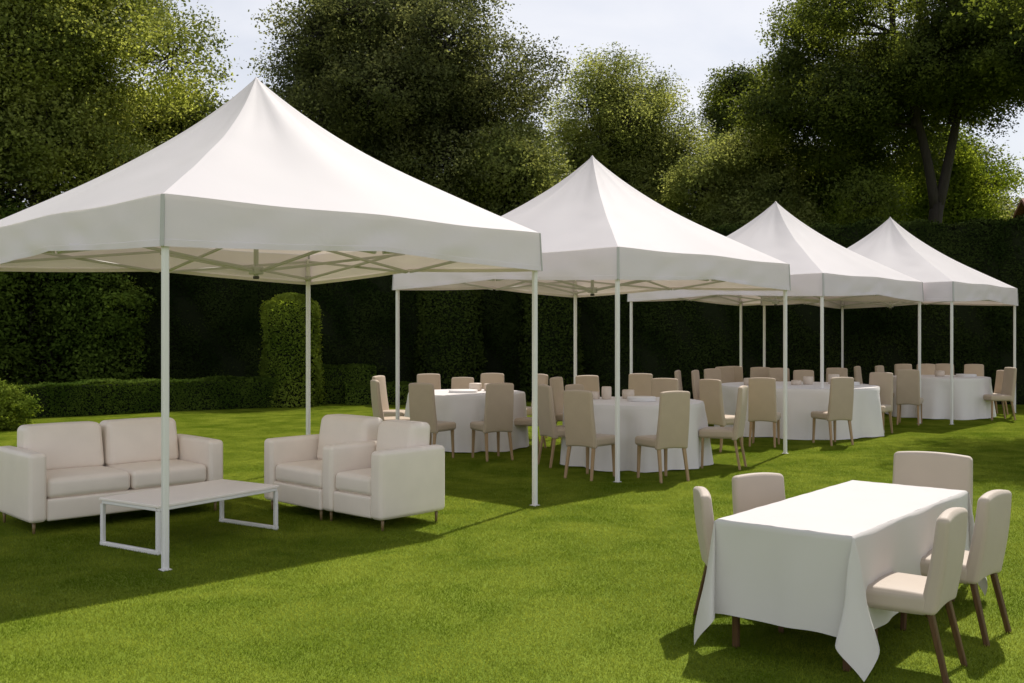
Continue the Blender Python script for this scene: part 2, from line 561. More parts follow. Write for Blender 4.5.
def valance_mesh(seed):
    n, rows = 40, 12
    v, f = [], []
    ds = [0, .004, .10, .2, .3, .4, .5, .6, .7, .8, .862, .868, 1.0]
    rows = len(ds)-1
    for j in range(rows+2):
        d = ds[min(j, rows)]
        for k in range(4*n):
            x, y = ring_point(k, n)
            t = x if abs(y) >= abs(x) else y
            corner = abs(t) > .999
            et, eb = edge_profile(t)
            z = et + (eb-et)*d - (0.0 if j else -.001)
            off = .006 + .010*d + (.011*d+.003)*wob(t*5, d*2+k//n*3, seed+k//n) * (1-t*t)**.5 + .004*math.sin(d*9+t*3+seed)*d*(1-t*t)
            off += .007*d*math.exp(-(t/.035)**2)      # middle seam
            if d > .865: off += .004          # stitched hem, a fold thicker
            if j == rows+1:
                off -= .010; z += .035
            s = 1 + off/TS
            v.append((x*TS*s, y*TS*s, z))
    for j in range(rows+1):
        for k in range(4*n):
            k2 = (k+1) % (4*n)
            a, b = j*4*n, (j+1)*4*n
            f.append((a+k, b+k, b+k2, a+k2))
    return mesh_from(v, f)


def make_tent(label, A, th, seed):
    """A: ground position of the nearest corner, th: direction of its right hand side"""
    u = Vector((math.cos(th), math.sin(th), 0)); vdir = Vector((-math.sin(th), math.cos(th), 0))
    c = Vector((A[0], A[1], 0)) + u*TS + vdir*TS
    t = empty('marquee_tent', c, th)
    tag(t, label, 'tent', 'white marquee tents in a row across the lawn')
    can = link_mesh('canopy', canopy_mesh(seed), M['canopy'], t); sharp(can, 28)
    val = link_mesh('valance', valance_mesh(seed), M['valance'], t); sharp(val, 50)
    q = TS - .035
    for sx, sy in ((-1, -1), (1, -1), (1, 1), (-1, 1)):
        lg = MB(); lg.bar((sx*q, sy*q, .012), (sx*q, sy*q, Z_EAVE-.06), .046)
        lo = sharp(lg.build('leg', M['white_metal'], t))
        ft = MB(); ft.rbox((sx*q, sy*q, .006), (.075, .075, .01), .004, n=3)
        sharp(ft.build('foot_plate', M['white_metal'], lo))
        sl_ = MB(); sl_.rbox((sx*q, sy*q, 2.41), (.062, .062, .07), .008, n=3)
        sl_.build('slider_bracket', M['grey_metal'], lo)
        sm = MB(); e = TS+.014
        sm.bar((sx*(TS+.002), sy*(TS+.002), Z_EAVE-.004), (sx*(e+.002), sy*(e+.002), Z_HEM+.002), .030, .014, up=Vector((sx, sy, 0)))
        sharp(sm.build('corner_seam', M['seam'], t))
    # scissor trusses, two crossed pairs on every side
    def bar(a, b, w=.019):
        m = MB(); m.bar(a, b, w, w*1.5); sharp(m.build('truss_bar', M['grey_metal'], t))
    for k in range(4):
        rot = Matrix.Rotation(k*math.pi/2, 3, 'Z')
        def pt(s, z, inset=0.0): return rot @ Vector((s*q, -(q-inset), z))
        for sg in (-1, 1):
            bar(pt(sg, Z_EAVE-.09, .0), pt(sg*.02, 2.41, .0))
            bar(pt(sg, 2.40, .03), pt(sg*.02, Z_EAVE-.08, .03))
        # from the middle of the side to the hub
        mid_hi = rot @ Vector((.03, -(q-.03), Z_EAVE-.10)); mid_lo = rot @ Vector((-.03, -(q-.03), 2.41))
        bar(mid_lo, rot @ Vector((-.03, -.06, 2.72))); bar(mid_hi, rot @ Vector((.03, -.06, 2.34)))
    mast = MB(); mast.bar((0, 0, 2.27), (0, 0, Z_APEX-.03), .04)
    mo = sharp(mast.build('mast', M['grey_metal'], t))
    for hz in (2.34, 2.72):
        hub = MB(); hub.rbox((0, 0, hz), (.11, .11, .08), .012, n=3); hub.build('hub', M['grey_metal'], mo)
    cap = MB(); cap.rbox((0, 0, 2.27), (.05, .05, .03), .01, n=3); cap.build('end_cap', M['dark_plastic'], mo)
    return t


g = P(163, 572); make_tent('nearest white peaked tent, standing over the sofa and the coffee table', g, R(45.7), 1.0)
g = P(618, 483); make_tent('second white peaked tent, over the round table in the middle, behind the nearest tent', g, R(46.5), 2.7)
g = P(823, 439); make_tent('third white peaked tent, over the widest round table', g, R(46), 4.1)
g = P(953, 425); make_tent('farthest and smallest looking white peaked tent at the end of the row', g, R(48), 5.9)

# ------------------------------------------------------------------ lounge furniture
def lounge(name, label, cat, loc, rz, W, D, seats, arms, back_top, arm_top=.69, arm_w=.15):
    """faces local -Y; origin on the ground under the middle of its footprint"""
    t = empty(name, loc, rz)
    tag(t, label, cat)
    leg_h = .105
    al = arm_w if -1 in arms else 0
    ar = arm_w if 1 in arms else 0
    xi0, xi1 = -W/2+al, W/2-ar
    b = MB(); b.rbox(((xi0+xi1)/2, .0, leg_h+.095), (xi1-xi0-.002, D-.03, .19), .022, (.0, .004, 0), n=8)
    b.build('base', M['leather'], t)
    for s in arms:
        a = MB(); a.rbox((s*(W/2-arm_w/2), 0, (leg_h+arm_top)/2), (arm_w, D, arm_top-leg_h), .038, (.006, .006, .006), n=10)
        a.build('armrest', M['leather'], t)
    bk = MB()
    bk.rbox(((xi0+xi1)/2, D/2-.085, (leg_h+arm_top-.02)/2), (xi1-xi0-.004, .165, arm_top-.02-leg_h), .035, (0, .006, 0), n=8)
    bk.build('back_frame', M['leather'], t)
    sw = (xi1-xi0)/seats
    for i in range(seats):
        cx = xi0 + sw*(i+.5)
        c = MB(); c.rbox((cx, -.075, leg_h+.19+.085), (sw-.012, D-.20, .17), .045, (.004, .010, .014), n=10)
        c.build('seat_cushion', M['leather'], t)
        def lean(v, D=D):
            k = (v.z + .24)/.48
            return Vector((v.x*(1-.05*k), v.y + .06*k, v.z))
        h = back_top - (leg_h+.19+.15)
        c = MB(); c.rbox((cx, D/2-.19, leg_h+.19+.155+h/2), (sw-.014, .25, h), .055, (.004, .028, .006), n=12, deform=lean)
        c.build('back_cushion', M['leather'], t)
    for sx in (-1, 1):
        for sy in (-1, 1):
            l = MB(); l.tube([(sx*(W/2-.06), sy*(D/2-.07), 0), (sx*(W/2-.06), sy*(D/2-.07), leg_h+.01)], [.011, .016], 10)
            l.build('leg', M['brass'], t)
    return t


def face_rz(fx, fy):
    """rotation so that local -Y points along (fx,fy)"""
    return math.atan2(fx, -fy)


# sofa: near front corner at (35,525), faces right and towards the camera
e = Vector((math.cos(R(43.5)), math.sin(R(43.5)), 0)); nrm = Vector((e.y, -e.x, 0))
cn0 = P(33, 535)
SW, SD = 1.79, .90
sc = cn0 - e*.05 + nrm*.06 + e*SW/2 - nrm*SD/2
lounge('sofa', 'cream two seat sofa with box arms behind the coffee table', 'sofa', sc, face_rz(nrm.x, nrm.y), SW, SD, 2, (-1, 1), .87)

# armchairs facing left and towards the camera
f2 = Vector((-.67, -.742, 0)).normalized(); s2 = Vector((-f2.y, f2.x, 0))      # s2 points along the front edge
near = P(382.5, 531.7)
W2, D2 = .83, .78
left_dir = Vector((f2.y, -f2.x, 0))                                            # from near corner to the left front corner
c2 = near - left_dir*.06 + f2*.07 + left_dir*W2/2 - f2*D2/2
lounge('armchair', 'cream armchair with two box arms, the nearer of the pair', 'armchair', c2, face_rz(f2.x, f2.y), W2, D2, 1, (-1, 1), .89, .695)
f1 = Vector((-.70, -.714, 0)).normalized(); l1 = Vector((f1.y, -f1.x, 0))
near1 = P(321, 521)
W1, D1 = .93, .80
c1 = near1 - l1*.05 + f1*.06 + l1*W1/2 - f1*D1/2
lounge('armchair', 'cream armchair with one box arm, tucked behind the nearer armchair', 'armchair', c1, face_rz(f1.x, f1.y), W1, D1, 1, (-1,), .90, .695)

# coffee table
def coffee_table():
    a = P(158, 506, .385); b = P(277, 486, .385); d = P(101, 492, .385)
    u = (b-a); Lx = u.length; u.normalize(); th = math.atan2(u.y, u.x)
    v = Vector((-u.y, u.x, 0)); Ly = .73
    Lx = 1.27
    c = a + u*Lx/2 + v*Ly/2; c.z = 0
    t = empty('coffee_table', c, th)
    tag(t, 'low cream topped coffee table on white metal loop legs before the sofa', 'coffee table')
    m = MB(); m.rbox((0, 0, .385-.008), (Lx, Ly, .022), .005, n=4); sharp(m.build('table_top', M['table_top'], t), 60)
    x, y = Lx/2-.02, Ly/2-.02
    m = MB()
    for s in (-1, 1):
        m.bar((-x, s*y, .352), (x, s*y, .352), .03, .026)
        m.bar((s*x, -y+.017, .352), (s*x, y-.017, .352), .028, .026)
    sharp(m.build('top_rim', M['white_metal'], t))
    for s in (-1, 1):
        m = MB(); w_ = .034
        for q in (-1, 1):
            m.bar((s*x, q*(y-.002), .034), (s*x, q*(y-.002), .338), w_)
        m.bar((s*x, -y-.015, .017), (s*x, y+.015, .017), w_)
        sharp(m.build('loop_leg', M['white_metal'], t))


coffee_table()

# ------------------------------------------------------------------ dining chairs
def make_chair(name, fab, legm, total, seat_z, W, D, back_w, th, leg_w, lean=.06, splay=.05, skirt=.10, taper=.97, crown=.018):
    """faces local -Y; origin on the ground under the middle of the seat"""
    t = empty(name)
    seat_h = .105
    def sd(v):
        k = (v.y/D + .5)            # 0 front, 1 rear
        return Vector((v.x*(1-.07*k), v.y, v.z))
    s = MB(); s.rbox((0, 0, seat_z-seat_h/2), (W, D, seat_h), .032, (.003, .004, .014), n=9, deform=sd)
    s.build('seat', M[fab], t)
    bh = total - (seat_z - skirt)
    def bd(v):
        k = min(1.0, max(0.0, (v.z + bh/2)/bh))
        x = v.x*(1 + (taper-1)*k)
        side = 1-(v.x/(back_w/2))**2
        z = v.z + crown*side*max(0, (k-.8)/.2)               # top edge slightly crowned
        if k < .12:
            z += .02*side*(1-k/.12)                           # lower edge arched between the rear legs
        y = v.y + lean*k**1.5 + .02*math.sin(k*math.pi) - .012*side*k
        y = y if v.y > 0 else y - .0
        thin = 1 - .25*k
        return Vector((x, (v.y*thin) + (y-v.y), z))
    b = MB(); b.rbox((0, D/2-th/2+.035, seat_z-skirt+bh/2), (back_w, th, bh), .028, (.0, .008, 0), n=14, deform=bd)
    b.build('backrest', M[fab], t)
    top = seat_z-seat_h+.012
    for sx in (-1, 1):
        l = MB(); l.bar((sx*(W/2-.035), -D/2+.04, 0), (sx*(W/2-.045), -D/2+.05, top), leg_w*.62, None, Vector((0, 1, 0)), leg_w)
        sharp(l.build('leg', M[legm], t))
        l = MB(); l.bar((sx*(back_w/2-.028), D/2+splay+.02, 0), (sx*(back_w/2-.045), D/2-.005, top+.02), leg_w*.62, None, Vector((0, 1, 0)), leg_w*1.05)
        sharp(l.build('leg', M[legm], t))
    return t


PROTO = {}
def place(kind, x, y, fx, fy, label, group, scale=1.0, from_rear=True):
    spec = KINDS[kind]
    if kind not in PROTO:
        o = make_chair(*spec[0], **spec[1]); PROTO[kind] = o
    else:
        o = copy_tree(PROTO[kind])
    f = Vector((fx, fy, 0)).normalized()
    d = spec[0][6]
    p = Vector((x, y, 0))
    if from_rear: p = p + f*(d/2+.03)*scale
    o.location = p; o.rotation_euler = (0, 0, face_rz(f.x, f.y)); o.scale = (scale,)*3
    tag(o, label, 'chair', group)
    return o


KINDS = {
    'fore': (('dining_chair', 'beige', 'walnut', .81, .43, .44, .42, .41, .085, .045), dict(lean=.075, splay=.06, skirt=.105)),
    'head': (('dining_chair', 'beige', 'walnut', .86, .43, .54, .44, .54, .095, .045), dict(lean=.07, splay=.05, skirt=.105)),
    'far': (('dining_chair', 'taupe', 'oak', 1.045, .50, .46, .45, .43, .075, .046), dict(lean=.08, splay=.05, skirt=.13, taper=.93, crown=.012)),
}

# foreground table frame: corner NL, long direction u, short direction v
HT = .70
NL, NR, FR, FL = P(720.6, 519, HT), P(848, 538, HT), P(968.5, 491.5, HT), P(851, 480, HT)
ctr = (NL+NR+FR+FL)/4; ctr.z = 0
U = ((FR-NR)+(FL-NL)); U.z = 0; U.normalize()
V = Vector((U.y, -U.x, 0))
TL = ((FR-NR).length + (FL-NL).length)/2
TW = abs((NR-NL).dot(V))*.5 + abs((FR-FL).dot(V))*.5
def tp(u, v):
    """point at u along the long side from the near end, v across from the left edge"""
    return ctr + U*(u-TL/2) + V*(v-TW/2)
GF = 'chairs around the foreground rectangular table'
p = tp(.37, TW+.33); place('fore', p.x, p.y, -V.x-.08, -V.y, 'beige dining chair with sunlit seat and dark legs, nearest the camera', GF)
p = tp(1.16, TW+.33); place('fore', p.x, p.y, -V.x+.1, -V.y, 'beige dining chair with dark legs at right edge, just beyond the nearest chair', GF)
p = tp(.42, -.28); place('fore', p.x, p.y, .96, -.05, 'beige dining chair standing edge-on beside the near left corner of the rectangular table', GF, .96)
p = tp(1.23, -.33); place('fore', p.x, p.y, .36, -.93, "beige dining chair at rectangular table's left side, only its broad back showing", GF, .96)
p = tp(TL+.50, TW/2); place('head', p.x, p.y, -U.x+.05, -U.y, 'wide beige chair with broad back at the far head of the rectangular table', GF)

# the rectangular table itself
def fore_table():
    th = math.atan2(V.y, V.x)
    t = empty('rectangular_table', ctr, th)
    tag(t, 'rectangular dining table on dark legs, beneath the long white cloth in the foreground', 'table')
    m = MB(); m.rbox((0, 0, HT-.022), (TW-.01, TL-.01, .036), .006, n=4); m.build('tabletop', M['walnut'], t)
    for sx in (-1, 1):
        for sy in (-1, 1):
            m = MB(); m.bar((sx*(TW/2-.07), sy*(TL/2-.1), 0), (sx*(TW/2-.07), sy*(TL/2-.1), HT-.042), .034, None, Vector((0, 1, 0)), .045)
            sharp(m.build('leg', M['walnut'], t))


fore_table()


def rect_cloth():
    """square cut cloth: four hanging sides and a loose cone of cloth at every corner"""
    d = .505
    hx, hy = TW/2+.004, TL/2+.004
    nx, ny, nd, nc = 26, 60, 22, 30
    v, f = [], []
    def nse(a, b): return math.sin(a*2.1+.7)*math.cos(b*1.7+.3) + .5*math.sin(a*5.3+b*4.1)
    def grid(fn, na, nb, flip=False):
        b0 = len(v)
        for i in range(na+1):
            for j in range(nb+1):
                v.append(fn(i/na, j/nb))
        for i in range(na):
            for j in range(nb):
                q = (b0+i*(nb+1)+j, b0+(i+1)*(nb+1)+j, b0+(i+1)*(nb+1)+j+1, b0+i*(nb+1)+j+1)
                f.append(q[::-1] if flip else q)
    rr = .016
    grid(lambda a, b: ((2*a-1)*(hx-rr*.7), (2*b-1)*(hy-rr*.7), HT+.003+.0012*nse(a*9, b*14)), nx, ny)
    # sides
    def hang(s):
        """distance down the hanging part -> (out, down) with a rounded edge"""
        if s < rr*1.5:
            a = s/(rr*1.5)*math.pi/2
            return -rr*.7+rr*math.sin(a)*.7+0, rr*(1-math.cos(a))*.7
        return 0.0, rr*.7+(s-rr*1.5)
    def side(ax, sg):
        h1 = hx if ax == 0 else hy
        h2 = hy if ax == 0 else hx
        def fn(a, b):
            t = 2*a-1
            s = b*(d+rr*.8)
            o, dn = hang(s)
            k = max(0, s/d)
            wave = (.018 if ax == 0 else .010)*k*math.sin(t*h2*9.0+sg*1.3+ax+.6*math.sin(t*5)) + .010*k*nse(t*h2*4+3*sg, k) 
            edge = min(1, (1-abs(t))*h2/.05)
            out = h1 + o + .018*k*k + wave*edge - .008*k*edge
            p = [0, 0, HT+.003-dn+.004*k*math.sin(t*5+sg)*edge]
            p[ax] = sg*out if k > 0 else sg*out
            p[1-ax] = t*(h2-rr*.7*(1-min(1, s/(rr*1.5))))
            return tuple(p)
        grid(fn, ny if ax == 0 else nx, nd, flip=False)
    for ax in (0, 1):
        for sg in (-1, 1):
            side(ax, sg)
    # corners
    for sx in (-1, 1):
        for sy in (-1, 1):
            tw = .25*math.sin(sx*2.1+sy*1.3)
            def fn(a, b, sx=sx, sy=sy, tw=tw):
                ph = a*math.pi/2
                rmax = (d+rr*.8)/max(math.cos(ph), math.sin(ph))
                s = b*rmax
                o, dn = hang(s)
                k = s/d
                w_ = 2*math.pi*a
                rad = (.125+.02*tw)*s*(1-.15*k)
                outd = rad*(1-math.cos(w_))*.50 + .014*min(k, 1.4)**2*(1-abs(2*a-1))
                lat = -rad*1.75*math.sin(w_)*(1+.1*math.sin(7*k))
                fl = .018*k*k
                # lateral direction runs from the x side (a=0) to the y side
                base = (hx + o + fl*(1-a)*(1 if k < 1.0 else 1/k), hy + o + fl*a*(1 if k < 1.0 else 1/k))
                x = base[0] + (outd*.707 - lat*.707)*.9 + .012*s*math.sin(9*a+3*k)*math.sin(math.pi*a)
                y = base[1] + (outd*.707 + lat*.707)*.9
                z = HT+.003 - dn*(1-.055*math.sin(math.pi*a))
                z = max(z, .012)
                return (sx*x, sy*y, z)
            grid(fn, nc, nd)
    me = mesh_from(v, f)
    th = math.atan2(V.y, V.x)
    o = link_mesh('tablecloth', me, M['cloth'])
    o.location = ctr; o.rotation_euler = (0, 0, th)
    tag(o, 'long white tablecloth with pointed hanging corners over the foreground rectangular table', 'tablecloth', 'white tablecloths')


rect_cloth()


def round_table(cx, cy, r, h, lab, clab, seed):
    t = empty('round_table', (cx, cy, 0))
    tag(t, lab, 'table', 'round banquet tables')
    m = MB()
    n = 48
    for z0 in (h-.03,):
        m.tube([(0, 0, z0), (0, 0, h-.003)], [r-.01, r-.01], n)
    sharp(m.build('tabletop', M['oak'], t))
    m = MB(); m.tube([(0, 0, 0), (0, 0, .03), (0, 0, .06), (0, 0, h-.03)], [.36, .34, .06, .05], 20); sharp(m.build('pedestal', M['oak'], t))
    na, nd = 160, 26
    rnd = random.Random(seed)
    nf = rnd.choice((9, 10, 11))
    ph = [rnd.uniform(0, 6.28) for _ in range(6)]
    v, f = [(0, 0, h)], []
    rings = [(r*.35, h), (r*.7, h), (r*.97, h), (r*.995, h-.004)]
    rows = []
    for (rr, z) in rings:
        rows.append([(rr*math.cos(2*math.pi*k/na), rr*math.sin(2*math.pi*k/na), z) for k in range(na)])
    for j in range(1, nd+1):
        s = j/nd
        row = []
        for k in range(na):
            a = 2*math.pi*k/na
            fold = math.sin(nf*a+ph[0]+.6*math.sin(2*a+ph[1]))
            fold = 1 - 2*(.5-.5*fold)**2.2 - .35            # rounded outward, creased inward
            amp = (.010+.085*s)*min(1, s*4)*(.7+.5*math.sin(3*a+ph[2]))
            rad = r + .004 + .05*s + amp*fold + .012*s*math.sin(23*a+ph[3])
            z = h - .008 - (h-.024)*s + (.008*math.sin(5*a+ph[4]) if j == nd else 0)
            row.append((rad*math.cos(a), rad*math.sin(a), z))
        rows.append(row)
    for row in rows: v += row
    for k in range(na):
        f.append((0, 1+k, 1+(k+1) % na))
    for j in range(len(rows)-1):
        for k in range(na):
            k2 = (k+1) % na
            a, b = 1+j*na, 1+(j+1)*na
            f.append((a+k, b+k, b+k2, a+k2))
    o = link_mesh('tablecloth', mesh_from(v, f), M['cloth_far']); o.location = (cx, cy, 0)
    sharp(o, 60)
    tag(o, clab, 'tablecloth', 'white tablecloths')


T1, T2, T3, T4 = (-.69, 15.65), (1.61, 13.6), (4.98, 17.9), (8.94, 21.45)
round_table(*T1, .89, .83, 'round banquet table hidden by the cloth behind the two armchairs', 'white floor length cloth on the round table behind the two armchairs', 3)
round_table(*T2, .92, .83, 'round banquet table hidden by the cloth under the second tent', 'white floor length cloth on the round table nearest the camera, under the second tent', 8)
round_table(*T3, 1.36, .83, 'widest round banquet table, hidden by its cloth under the third tent', 'white floor length cloth on the widest round table under the third tent', 12)
round_table(*T4, .98, .83, 'round banquet table hidden by its cloth under the farthest tent', 'white floor length cloth on the farthest round table by the tall hedge', 21)

G1, G2, G3, G4 = ('chairs around the table behind the armchairs', 'chairs around the table under the second tent',
                  'chairs around the widest table', 'chairs around the farthest table')
def C(x, y, fx, fy, lab, grp, sc=1.0): place('far', x, y, fx, fy, lab, grp, sc)

# table behind the armchairs
C(-1.93, 14.75, .95, .35, 'taupe chair facing right at the left end of the table behind the armchairs', G1)
C(-2.08, 16.3, .93, -.3, 'taupe chair half hidden by a tent pole, far left of the table behind the armchairs', G1)
C(-1.20, 13.85, .50, .86, 'taupe chair with its back turned, just right of the nearer armchair', G1)
C(-.18, 13.85, -.42, .9, "taupe chair with back turned, midway between the nearer armchair and the nearest tent's right pole", G1)
C(.45, 17.0, -.88, -.45, 'taupe chair in profile at far right of the table behind the armchairs', G1)
C(-.34, 17.35, -.15, -1, 'broad taupe chair back over the far edge of the table behind the armchairs', G1)
C(-.83, 17.2, .0, -1, 'low taupe chair back over middle of the far edge of the table behind the armchairs', G1, .94)
C(-1.38, 17.1, .35, -.93, 'taupe chair back over the left far edge of the table behind the armchairs', G1)
C(.42, 15.2, -.92, .28, 'low taupe chair seen behind the right front pole of the nearest tent, facing left', G1, .92)

# second tent
C(.80, 12.05, .62, .78, 'taupe chair with its back turned at the left front of the second tent table', G2)
C(.45, 13.25, .9, .40, 'taupe chair in profile at left of the second tent table, beside the nearest tent pole', G2)
C(1.86, 11.85, -.42, .9, 'taupe chair with its back turned at the right front of the second tent table', G2)
C(2.90, 13.05, -.90, .40, 'taupe chair with pale seat facing left at the right end of the second tent table', G2)
C(.72, 15.75, .88, -.45, 'taupe chair in profile at far left of the second tent table, by a thin pole', G2)
C(.93, 14.75, .7, -.7, 'low taupe chair top peeking over the left front chair of the second tent table', G2, .94)
C(1.22, 16.4, .35, -.93, 'taupe chair with rounded back beyond the second tent table, by the strip of sunlit lawn', G2)
C(2.16, 17.2, -.1, -1, 'broad taupe chair back crossed by a thin pole beyond the second tent table', G2)
C(2.27, 15.3, -.35, -.93, 'wide taupe chair back above the right front chair of the second tent table', G2)

# third tent
C(2.93, 15.0, .78, .62, 'taupe chair facing right at the left end of the widest table', G3)
C(3.80, 15.55, .35, .93, 'taupe chair with back turned at the front of the widest table, farther left', G3)
C(5.05, 15.75, -.28, .95, 'taupe chair with its back turned behind the third tent front pole', G3)
C(6.38, 17.75, -.62, -.78, 'taupe chair with pale seat facing left at the right end of the widest table', G3)
C(3.08, 18.8, .9, -.3, 'taupe chair in a row far beyond the second tent table, leftmost of three standing close', G3)
C(3.42, 18.9, .9, -.4, 'taupe chair in a row far beyond the second tent table, middle of three standing close', G3)
C(3.88, 19.7, .5, -.85, 'taupe chair in a row far beyond the second tent table, rightmost of three standing close', G3)
C(4.35, 20.9, .25, -.95, 'taupe chair back beyond the widest table, left of the paired thin poles', G3)
C(4.60, 21.3, .0, -1, 'taupe chair back beyond the widest table, between the paired thin poles', G3)
C(5.00, 20.6, -.1, -1, 'taupe chair back beyond the widest table, just right of the paired thin poles', G3)
C(5.24, 20.1, -.1, -1, 'taupe chair back beyond the widest table, just left of the second tent right pole', G3)
C(5.64, 19.8, -.1, -1, 'narrow taupe chair back beyond the middle of the widest table', G3, .97)
C(6.40, 20.2, -.35, -.93, 'taupe chair back beyond the widest table, just right of the third tent front pole', G3)

# farthest tent
C(7.46, 19.3, .45, .9, 'taupe chair with its back turned at the left front of the farthest table', G4)
C(9.95, 20.55, -.96, -.05, 'taupe chair facing left at the right end of the farthest table, beside the last pole', G4)
C(10.45, 21.9, -.96, -.2, 'taupe chair mostly hidden behind the chair at the right end of the farthest table', G4, .9)
C(10.25, 22.75, -.5, -.86, 'broad taupe chair back over the right far edge of the farthest table', G4)
C(9.75, 23.1, -.25, -.97, "taupe chair back over the farthest table's far edge, just right of its front pole", G4)
C(9.28, 22.95, -.1, -1, "taupe chair back over the farthest table's far edge, just left of its front pole", G4)
C(8.76, 22.9, .1, -1, 'taupe chair back directly above the left front chair of the farthest table', G4)
C(7.82, 21.7, .7, -.6, 'taupe chair back between the widest table and the farthest table', G4)
C(7.22, 21.3, .8, -.5, 'taupe chair back beyond the right end of the widest table, right of a thin pole', G4)

# small ware on the round tables
def vase(x, y, z, h, r, lab):
    m = MB(); m.tube([(0, 0, 0), (0, 0, .01), (0, 0, h*.5), (0, 0, h*.94), (0, 0, h)], [r*.86, r*.95, r, r*.97, r*.86], 20)
    o = m.build('vase', M['ceramic'], None); o.location = (x, y, z); sharp(o, 50)
    tag(o, lab, 'vase', 'beige vases on the round tables')
def plates(x, y, z, r, lab, n=3):
    m = MB(); z0 = 0
    for i in range(n):
        m.tube([(0, 0, z0), (0, 0, z0+.004), (0, 0, z0+.014), (0, 0, z0+.018)], [r*.96, r, r, r*.97], 32); z0 += .0182
    o = m.build('plate_stack', M['plate'], None); o.location = (x, y, z); sharp(o, 50)
    tag(o, lab, 'plates', 'white plates on the round tables')
ZT = .832
vase(T2[0]-.33, T2[1]+.28, ZT, .17, .068, 'tall beige cylindrical vase left of centre on the second tent table')
vase(T2[0]-.48, T2[1]+.30, ZT, .10, .06, 'short beige pot left of the tall vase on the second tent table')
vase(T2[0]-.02, T2[1]+.42, ZT, .12, .085, 'squat beige pot near the pole on the second tent table')
plates(T2[0]+.10, T2[1]-.08, ZT, .19, 'stack of white plates in the middle of the second tent table')
vase(T1[0]+.12, T1[1]+.30, ZT, .12, .10, 'beige pot in the middle of the table behind the armchairs')
vase(T1[0]+.36, T1[1]+.34, ZT, .11, .11, 'squat beige pot behind the chair at the front of the table behind the armchairs')
plates(T1[0]-.05, T1[1]-.10, ZT, .22, 'white plates in the middle of the table behind the armchairs', 2)
vase(T3[0]+.22, T3[1]+.10, ZT, .14, .09, 'beige pot near the middle of the widest table')
vase(T3[0]-.03, T3[1]-.05, ZT, .08, .09, 'low beige bowl left of the middle of the widest table')
vase(T3[0]+.75, T3[1]+.35, ZT, .17, .10, 'tall beige pot at the right on the widest table')
vase(T3[0]-.80, T3[1]-.1, ZT, .12, .16, 'wide beige pot at the left on the widest table')
plates(T3[0]+.85, T3[1]-.1, ZT, .2, 'white plates at the right on the widest table')
vase(T4[0]+.05, T4[1]+.1, ZT, .12, .1, 'beige pot on the farthest table')
plates(T4[0]+.52, T4[1]-.1, ZT, .2, 'white plates on the right half of the farthest table')

# ------------------------------------------------------------------ vegetation
def leaf_quads(c, size, rng, aspect=.5, up=.35, nrm=None):
    """(n,3) centres -> rhombic leaves with random orientation"""
    n = len(c)
    a = rng.normal(size=(n, 3)); a[:, 2] *= .7
    a /= np.linalg.norm(a, axis=1, keepdims=True)
    b = rng.normal(size=(n, 3)); b[:, 2] += up
    if nrm is not None: b += nrm*1.1
    nn = np.cross(a, b); nn /= np.linalg.norm(nn, axis=1, keepdims=True)+1e-9
    size = np.asarray(size)[:, None]
    v = np.empty((n, 4, 3))
    v[:, 0] = c - a*size*.5
    v[:, 1] = c + nn*size*aspect*.5 - a*size*.05
    v[:, 2] = c + a*size*.5
    v[:, 3] = c - nn*size*aspect*.5 - a*size*.05
    return v.reshape(-1, 3)


def quads_mesh(v, soft=None):
    n = len(v)//4
    me = bpy.data.meshes.new('crown')
    me.vertices.add(n*4); me.vertices.foreach_set('co', np.ascontiguousarray(v, dtype=np.float32).reshape(-1))
    me.loops.add(n*4); me.loops.foreach_set('vertex_index', np.arange(n*4, dtype=np.int32))
    me.polygons.add(n); me.polygons.foreach_set('loop_start', np.arange(0, n*4, 4, dtype=np.int32))
    me.update(calc_edges=True)
    if soft is not None:
        at = me.attributes.new('soft', 'FLOAT_VECTOR', 'POINT')
        at.data.foreach_set('vector', np.repeat(soft, 4, axis=0).astype(np.float32).reshape(-1))
    return me


TWIG, SOFT = [], []


def lobe_clumps(lobes, n_clump, leaves, sig, rng, shell=.55, droop=0.0):
    """leaf centres in twig clumps spread over ellipsoid lobes [(c, (rx,ry,rz))]"""
    vol = np.array([l[1][0]*l[1][1]+l[1][0]*l[1][2] for l in lobes]); pr = vol/vol.sum()
    idx = rng.choice(len(lobes), n_clump, p=pr)
    C_ = np.array([l[0] for l in lobes])[idx]; R_ = np.array([l[1] for l in lobes])[idx]
    d = rng.normal(size=(n_clump, 3)); d /= np.linalg.norm(d, axis=1, keepdims=True)
    rad = (shell + (1-shell)*rng.uniform(0, 1, n_clump)**.6)
    rad *= 1 + .16*np.sin(d[:, 0]*5+idx)*np.cos(d[:, 2]*6+idx*1.7)
    cc = C_ + d*R_*rad[:, None]
    k = rng.integers(int(leaves*.5), int(leaves*1.5), n_clump)
    rep = np.repeat(np.arange(n_clump), k)
    g_ = rng.normal(size=(len(rep), 3)); g_ *= np.minimum(1, 1.7/np.linalg.norm(g_, axis=1, keepdims=True))
    o = g_*sig*np.array([1, 1, .55])*rng.uniform(.6, 1.4, n_clump)[rep][:, None]
    o += d[rep]*rng.uniform(0, sig*1.4, len(rep))[:, None]
    o[:, 2] -= droop*np.abs(rng.normal(size=len(rep)))
    TWIG.append((C_ + (cc-C_)*.15, cc))
    q = d[rep]*.8 + o/(sig*1.3); q[:, 2] += .25
    SOFT.append(q/np.linalg.norm(q, axis=1, keepdims=True))
    return cc[rep] + o


